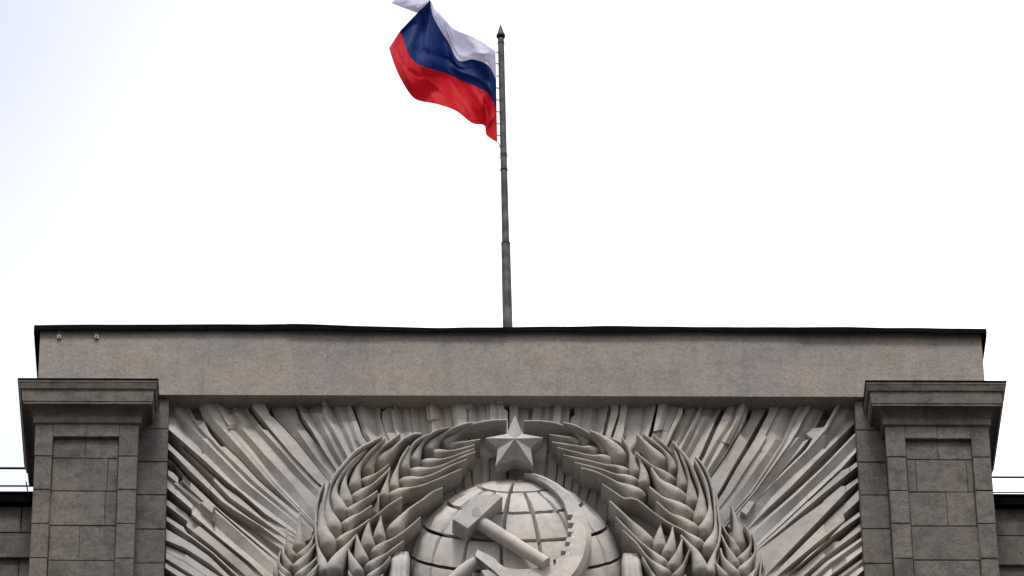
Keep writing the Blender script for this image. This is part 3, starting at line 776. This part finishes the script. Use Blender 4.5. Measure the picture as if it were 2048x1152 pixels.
s5, s6, s57, s67, s52 = 1/5.435, 1/6.0, 1/5.762, 1/6.7, 1/5.236
ear('lowest outer wheat ear on the left', (A((310,880),(322,740),(322,590),(326,400)), 56*s5, .16, .26), [
    (A((290,965),(380,880),(445,790),(478,690)), 50*s5, .24, .36), (A((278,975),(215,880),(190,770),(180,612)), 46*s5, .22, .34),
    (A((250,1090),(340,990),(430,890),(490,800)), 52*s5, .28, .40), (A((245,1085),(175,985),(145,900),(157,808)), 46*s5, .26, .38),
    (A((290,1160),(400,1055),(505,950)), 44*s5, .32, .44), (A((215,1155),(120,1060),(92,970),(115,872)), 42*s5, .3, .42),
    (A((390,1210),(460,1110),(525,1015)), 40*s5, .36, .46), (A((130,1230),(60,1130),(45,1010)), 36*s5, .3, .42),
    (A((260,1260),(160,1170),(90,1090)), 44*s5, .32, .44), (A((300,1280),(400,1200),(480,1120)), 44*s5, .36, .46)])
ear('broad middle wheat ear on the left', (A((600,1130),(560,960),(510,800),(495,560),(520,310),(587,128)), 56*s5, .40, .42), [
    (A((655,1130),(735,960),(850,810),(930,710)), 78*s5, .44, .46),
    (A((660,885),(630,760),(572,620),(575,400),(610,210),(642,122)), 80*s5, .36, .42), (A((725,800),(830,705),(960,622),(1080,535)), 50*s5, .36, .46),
    (A((735,700),(685,565),(622,420),(630,250),(688,80)) + Bc((400,490),(550,335),(825,188)), 78*s5, .33, .42), (A((785,615),(880,530),(990,462),(1108,380)), 46*s5, .34, .46),
    (Bc((385,1115),(335,965),(282,850),(322,690),(450,505),(625,352)), 74*s57, .30, .38), (Bc((420,1075),(540,975),(660,895),(775,815)), 50*s57, .31, .45),
    (Bc((440,1005),(412,865),(392,720),(445,560),(560,430),(650,345)), 66*s57, .27, .36), (Bc((490,905),(600,815),(740,725),(912,565)), 50*s57, .28, .43),
    (Bc((520,835),(520,720),(545,560),(640,420),(745,310),(862,202)), 64*s57, .24, .38), (Bc((590,710),(700,652),(800,592),(908,508)), 40*s57, .25, .40),
    (Bc((640,645),(655,560),(705,445),(800,335),(1038,155)), 62*s57, .20, .38),
    (Bc((755,550),(830,440),(960,330)) + Cc((260,285),(370,220),(480,208)), 72*s57, .20, .40)])
ear('upper wheat ear on the left reaching the star', (Cc((680,365),(740,300),(840,240),(960,160),(1100,92),(1280,60),(1462,54)), 56*s57, .22, .52), [
    (Cc((40,970),(60,850),(88,720),(112,600)), 46*s57, .32, .40), (Cc((150,885),(162,760),(190,640),(245,495),(335,352)), 54*s57, .28, .38),
    (Cc((282,690),(272,590),(302,475),(370,350),(455,268),(570,220)), 60*s57, .26, .38), (Cc((372,585),(400,490),(442,390),(520,270),(640,180),(800,138)), 54*s57, .24, .40),
    (Cc((520,475),(552,400),(612,310),(720,220),(860,140),(1000,92),(1090,83)), 62*s57, .22, .44),
    (Cc((770,372),(850,325),(960,310),(1060,295),(1157,278)), 32*s57, .22, .46), (Cc((590,432),(690,412),(820,410),(950,382),(1092,342)), 38*s57, .25, .46),
    (Cc((480,545),(570,522),(700,510),(830,480),(960,430),(1088,386)), 42*s57, .27, .47), (Cc((345,645),(450,622),(600,610),(740,570),(920,490),(1098,420)), 44*s57, .29, .48),
    (Cc((230,765),(340,730),(480,720),(640,670),(820,580),(1002,508)), 47*s57, .31, .49), (Cc((110,940),(220,870),(330,842),(480,810),(640,750),(800,680),(942,616)), 50*s57, .34, .50)])
ear('inner wheat ear on the left beside the globe', (Dd((600,650),(680,525),(830,350),(1000,230)) + Cc((600,890),(722,836)), 70*s6, .36, .52), [
    (Dd((330,490),(450,412),(580,305),(745,200)), 20*s6, .34, .48, 12*s6), (Dd((395,410),(440,300),(470,158)), 38*s6, .26, .34),
    (Dd((480,760),(474,620),(492,428)), 64*s6, .32, .40), (Dd((365,870),(330,700),(342,468)), 74*s6, .36, .44),
    (Dd((380,895),(500,775),(660,690),(800,590),(965,446)), 54*s6, .38, .52), (Dd((295,1010),(240,850),(198,645)), 68*s6, .40, .48),
    (Dd((310,1065),(430,962),(560,880),(680,790),(768,726)), 54*s6, .42, .52), (Dd((245,1140),(160,980),(93,818)), 64*s6, .44, .50),
    (Dd((330,1180),(440,1082),(540,1000),(605,915)), 42*s6, .46, .54), (Dd((160,1230),(100,1085)), 34*s6, .46, .52), (Dd((330,1290),(430,1200),(520,1130)), 42*s6, .46, .54)])
ear('upper wheat ear on the right reaching the star', (E_((825,350),(740,262),(620,182),(480,112),(330,76),(170,64),(42,68)), 50*s57, .22, .52), [
    (E_((1050,440),(960,335),(860,250),(720,160),(600,105),(500,88)), 52*s57, .22, .44), (E_((1195,575),(1150,440),(1055,325),(960,252),(880,206),(808,178)), 80*s57, .24, .42),
    (E_((1256,590),(1235,430),(1150,312),(1000,243)), 24*s57, .20, .36), (E_((1350,715),(1315,560),(1272,430),(1230,335),(1178,256)), 58*s57, .27, .38),
    (E_((1412,840),(1432,700),(1398,545),(1345,430)), 58*s57, .30, .38), (E_((700,345),(620,275),(520,250),(338,224)), 36*s57, .22, .46),
    (E_((915,430),(830,375),(720,365),(560,340),(368,308)), 40*s57, .25, .46), (E_((1085,520),(960,472),(820,465),(640,425),(428,373)), 44*s57, .27, .47),
    (E_((1255,650),(1120,592),(980,570),(800,525),(495,458)), 44*s57, .29, .48), (E_((1355,770),(1230,705),(1100,680),(900,612),(626,543)), 47*s57, .31, .49),
    (E_((1410,905),(1270,835),(1130,780),(980,702),(840,642),(702,608)), 60*s57, .34, .50),
    (G_((1335,690),(1100,530),(900,425),(700,285),(480,118),(330,112),(200,30)) + E_((945,792)), 52*s67, .40, .54)])
ear('broad middle wheat ear on the right', (H_((395,1130),(455,870),(520,700),(540,500),(512,250),(490,66)), 66*s67, .40, .42), [
    (H_((310,1130),(235,880),(130,730),(10,600)), 88*s67, .42, .48),
    (F_((490,450),(430,352),(340,260),(260,172),(178,98)), 66*s52, .20, .38), (F_((590,515),(555,400),(480,282),(380,190),(238,82)), 50*s52, .22, .38),
    (F_((612,490),(572,350),(500,240),(430,170),(348,92)), 24*s52, .20, .36), (F_((570,590),(450,492),(330,420),(166,286)), 50*s52, .25, .42),
    (F_((680,760),(540,665),(420,582),(328,445)), 70*s52, .29, .42), (F_((750,930),(600,832),(450,760),(308,645)), 66*s52, .32, .46),
    (F_((810,1100),(660,992),(520,920),(382,800)), 60*s52, .35, .48), (F_((680,690),(652,560),(630,430),(600,330),(558,222)), 54*s52, .24, .36),
    (F_((760,850),(752,700),(720,530),(680,400),(600,212)), 56*s52, .27, .38), (F_((840,1030),(852,850),(850,700),(780,500),(700,340),(548,166)), 66*s52, .30, .40),
    (F_((850,1140),(925,990),(945,850),(912,640),(850,480),(782,360)), 60*s52, .34, .42),
    (H_((335,835),(410,700),(472,560),(480,400)) + F_((985,720),(930,530),(860,400),(788,330)), 74*s67, .36, .42)])
ear('lowest outer wheat ear on the right', (H_((820,840),(800,680),(760,450),(690,203)), 88*s67, .18, .30), [
    (H_((775,860),(705,685),(620,570),(555,448)), 54*s67, .22, .34), (H_((775,970),(880,855),(952,720),(930,580),(858,462)), 58*s67, .24, .36),
    (H_((765,1030),(680,855),(600,700),(550,585)), 62*s67, .27, .40), (H_((785,1110),(900,992),(1002,850),(1010,700),(968,566)), 60*s67, .28, .40),
    (H_((775,1160),(660,1010),(580,900),(543,775)), 66*s67, .32, .44), (H_((930,1180),(1040,1030),(1080,848)), 40*s67, .32, .42),
    (H_((1060,1230),(1122,1090),(1110,925)), 30*s67, .28, .40), (H_((640,1200),(560,1085),(473,965)), 50*s67, .36, .46),
    (H_((800,1290),(930,1200),(1000,1100)), 50*s67, .34, .44)])
ear('inner wheat ear on the right beside the globe', (G_((700,760),(580,605),(400,405),(128,140)), 92*s67, .34, .52), [
    (G_((810,840),(800,650),(816,436)), 80*s67, .32, .40), (G_((880,900),(950,720),(976,486)), 72*s67, .36, .44), (G_((940,1070),(1040,880),(1102,650)), 74*s67, .40, .48),
    (G_((985,1180),(1100,1032),(1202,785)), 52*s67, .44, .52), (G_((880,985),(720,840),(540,692),(380,532),(210,360)), 58*s67, .38, .52),
    (G_((935,1125),(760,1002),(620,880),(480,702),(305,535)), 62*s67, .42, .54), (G_((780,1240),(680,1085),(565,890)), 38*s67, .44, .52),
    (G_((1040,1270),(1120,1180),(1150,1130)), 40*s67, .46, .54)])
# ---- ribbon wound round the stalks on each side of the globe
for cx, wd, y0, lean, lbl in ((801.5, 19, 1103, -10, 'ribbon-bound stalk bundle left of the globe'), (1262, 19.5, 1106, 9, 'ribbon-bound stalk bundle right of the globe')):
    v = []; f = []; n = 22; rows = 10
    for i in range(rows):
        t = i / (rows - 1); y = y0 + t * 140
        dep = .52 - .10 * (1 - ss(t * 9)) ; ww = wd * (1 + .25 * t) * (.82 + .18 * ss(t * 10))
        for k in range(n):
            a = math.pi * k / (n - 1); u_ = -math.cos(a)
            rib = .012 * math.cos(u_ * 9)
            c = P(cx + lean * t * (1 if lean else 0) + u_ * ww, y, 0)
            v.append(P(cx + lean * t + u_ * ww, y, .30 + (dep - .30) * math.sin(a) ** .6 + rib * math.sin(a)))
    for i in range(rows - 1):
        for k in range(n - 1): f.append((i*n+k, (i+1)*n+k, (i+1)*n+k+1, i*n+k+1))
    b0 = len(v)
    v += [Vector((q.x, 0, q.z)) for q in v[:n]] ; f += [(k, k+1, b0+k+1, b0+k) for k in range(n-1)]
    for side in (0, n-1):
        b1 = len(v); v += [Vector((v[i*n+side].x, 0, v[i*n+side].z)) for i in range(rows)]
        f += [(i*n+side, (i+1)*n+side, b1+i+1, b1+i) for i in range(rows-1)]
    rb = obj('ribbon_bundle', v, f, MAT['globe'], emb, smooth=True, sharp=50); tag(rb, lbl)

# ------------------------------------------------------------------ flagpole
D_POLE = -1.0
pb_, pt_ = P(1016, 680, D_POLE), P(1002, 88, D_POLE)
base_z = z_par1 + .01
pole = thing('flagpole', Vector((pb_.x, pb_.y, base_z)), 'tall grey metal flagpole with conical finial rising behind the parapet', 'flagpole')
def pp(py): return P(1002 + (py - 88) * (14 / 592), py, D_POLE)
def rpx(px): return px / 2 / (F_PX / 82.5) 
lo = pp(700)
secs = [(700, 488, 19.5, 17.5), (488, 340, 14.5, 13), (340, 78, 13, 12.5)]
for y0, y1, w0, w1 in secs:
    a, b = pp(y0), pp(y1)
    MB().tube([a.lerp(b, i/6) for i in range(7)], [rpx(w0 + (w1-w0)*i/6) for i in range(7)], 20).build('pole_section', MAT['pole'], pole, smooth=True, sharp=50)
for y, h, wd in ((488, 3, 18.6), (340, 4, 15.2), (87, 3, 14.2), (72, 6, 18)):
    a, b = pp(y + h/2), pp(y - h/2)
    MB().tube([a, a.lerp(b, .3), a.lerp(b, .7), b], [rpx(wd - 2), rpx(wd), rpx(wd), rpx(wd - 2)], 20).build('collar', MAT['black'], pole, smooth=True, sharp=50)
a, b = pp(69), pp(48)
MB().tube([a, a.lerp(b, .25), a.lerp(b, .7), b], [rpx(15), rpx(11.5), rpx(5), rpx(.8)], 18).build('finial', MAT['pole'], pole, smooth=True, sharp=60)
MB().tube([pp(316), pp(308)], [rpx(13.6), rpx(13.6)], 18).build('rope_binding', MAT['black'], pole, smooth=True, sharp=50)
for i, y in enumerate((104.5, 127.5, 152, 176, 200, 223.5, 247.5, 270.5)):
    c = pp(y); r_ = rpx(13)
    x0 = P(993.4 + (y - 104) * .012, y, D_POLE).x
    MB().tube([(x0 - .01, c.y, c.z), ((x0 + c.x - r_)/2, c.y - .015, c.z - .012), (c.x - r_ + .012, c.y, c.z - .016)], .008, 6).build('flag_hook', MAT['black'], pole)
q0, q1 = P(996.5, 285, D_POLE), pp(296)
MB().tube([q0, q0.lerp(q1, .5) + Vector((-.012, 0, -.02)), q1 + Vector((-rpx(12), 0, 0))], .007, 6).build('halyard_end', MAT['rope'], pole)
lp = [P(1001.5 + 5.2*math.cos(a), 311 + 5*math.sin(a), D_POLE + .03) for a in [2*math.pi*i/14*.75 + 1.6 for i in range(15)]]
MB().tube(lp, .004, 5).build('rope_loop', MAT['rope'], pole)
lp = [P(1013 + 3.0*math.cos(a), 310 + 3*math.sin(a), D_POLE + .03) for a in [math.pi*i/8 - 1.57 for i in range(9)]]
MB().tube(lp, .004, 5).build('rope_loop', MAT['rope'], pole)

# ------------------------------------------------------------------ flag
fl = thing('flag', P(995, 285, D_POLE), 'white, blue and red striped flag blowing leftward from the pole', 'flag')
Q = lambda x, y: (740 + x / 3.3875, y / 3.3875)
cols = [((850,350),(855,540),(858,755),(863,966)), ((800,312),(822,470),(828,672),(790,915)), ((760,285),(785,432),(795,628),(773,850)),
        ((690,248),(700,402),(730,592),(690,833)), ((575,200),(600,408),(600,536),(580,750)), ((528,155),(530,285),(510,494),(450,705)),
        ((480,100),(470,190),(415,468),(350,687)), ((440,62),(418,85),(330,438),(292,660)), ((412,10),(409,8),(268,378),(236,585)),
        ((330,-70),(385,25),(232,285),(182,480)), ((225,-40),(350,58),(212,228),(145,380)), ((142,22),(320,88),(205,208),(129,325))]
NU = 110; NV = 20
def cr(seq, u):
    n = len(seq) - 1; t = u * n; i = min(n - 1, int(t)); t -= i
    g_ = lambda j: seq[max(0, min(n, j))]
    return tuple(.5*((2*b) + (c-a)*t + (2*a-5*b+4*c-d)*t*t + (3*b-a-3*c+d)*t**3) for a, b, c, d in zip(g_(i-1), g_(i), g_(i+1), g_(i+2)))
CREASES = ((.02, .05, .34, .30, .020, .10), (.02, .30, .30, .26, .018, -.07), (.28, .33, .60, .05, .016, .10), (.05, .62, .42, .50, .022, .09),
           (.30, .45, .72, .62, .020, -.09), (.55, .15, .80, .45, .018, .09), (.62, .50, .95, .38, .022, -.08), (.10, .98, .30, .70, .018, .10),
           (.16, .99, .20, .72, .014, -.09), (.32, .93, .62, .74, .020, .09), (.45, .70, .90, .88, .022, -.08), (.66, .95, .92, .72, .018, .08),
           (.04, .75, .12, .98, .012, .08), (.70, .30, .98, .30, .020, .06))
def flag_pt(u, vv):
    k = min(2, int(vv)); t = vv - k
    rows = [cr([c[r] for c in cols], u) for r in range(4)]
    pts = rows
    lin = [pts[k][j] + (pts[k+1][j]-pts[k][j])*t for j in (0, 1)]
    x, y = Q(*lin)
    v1 = vv / 3
    amp = min(1, u * 5)
    d = amp * (.17*math.sin(6.2*u*1.25 + 2.2*v1 + .4) + .07*math.sin(15*u - 4.5*v1 + 1.0) + .035*math.sin(27*u + 9*v1)
               + .05*math.sin(9*v1 - 10*u + 1.5) * math.sin(math.pi*min(1, u*1.1)))
    d += amp * .05 * noise.noise(Vector((u*7, v1*4, 3.3))) + .03 * amp * noise.noise(Vector((u*16 + v1*9, v1*6 - u*5, 8.1)))
    for (u0, w0, u1, w1, wd, am) in CREASES:
        L2 = (u1-u0)**2 + (w1-w0)**2; t_ = max(0, min(1, ((u-u0)*(u1-u0) + (v1-w0)*(w1-w0)) / L2))
        dist = math.hypot(u - u0 - (u1-u0)*t_, (v1 - w0 - (w1-w0)*t_) * .6)
        d += .75 * am * math.exp(-dist / wd) * math.sin(math.pi * (.08 + .84 * t_))
    if u > .75 and vv < 1: d -= .25 * (u - .75) * 4 * (1 - vv)
    return P(x, y, D_POLE + d)
for s, (nm, mt) in enumerate((('white_stripe', 'white'), ('blue_stripe', 'blue'), ('red_stripe', 'red'))):
    v = []; f = []
    for i in range(NU + 1):
        for k in range(NV + 1): v.append(flag_pt(i / NU, s + k / NV))
    for i in range(NU):
        for k in range(NV): f.append((i*(NV+1)+k, (i+1)*(NV+1)+k, (i+1)*(NV+1)+k+1, i*(NV+1)+k+1))
    obj(nm, v, f, MAT[mt], fl, smooth=True)
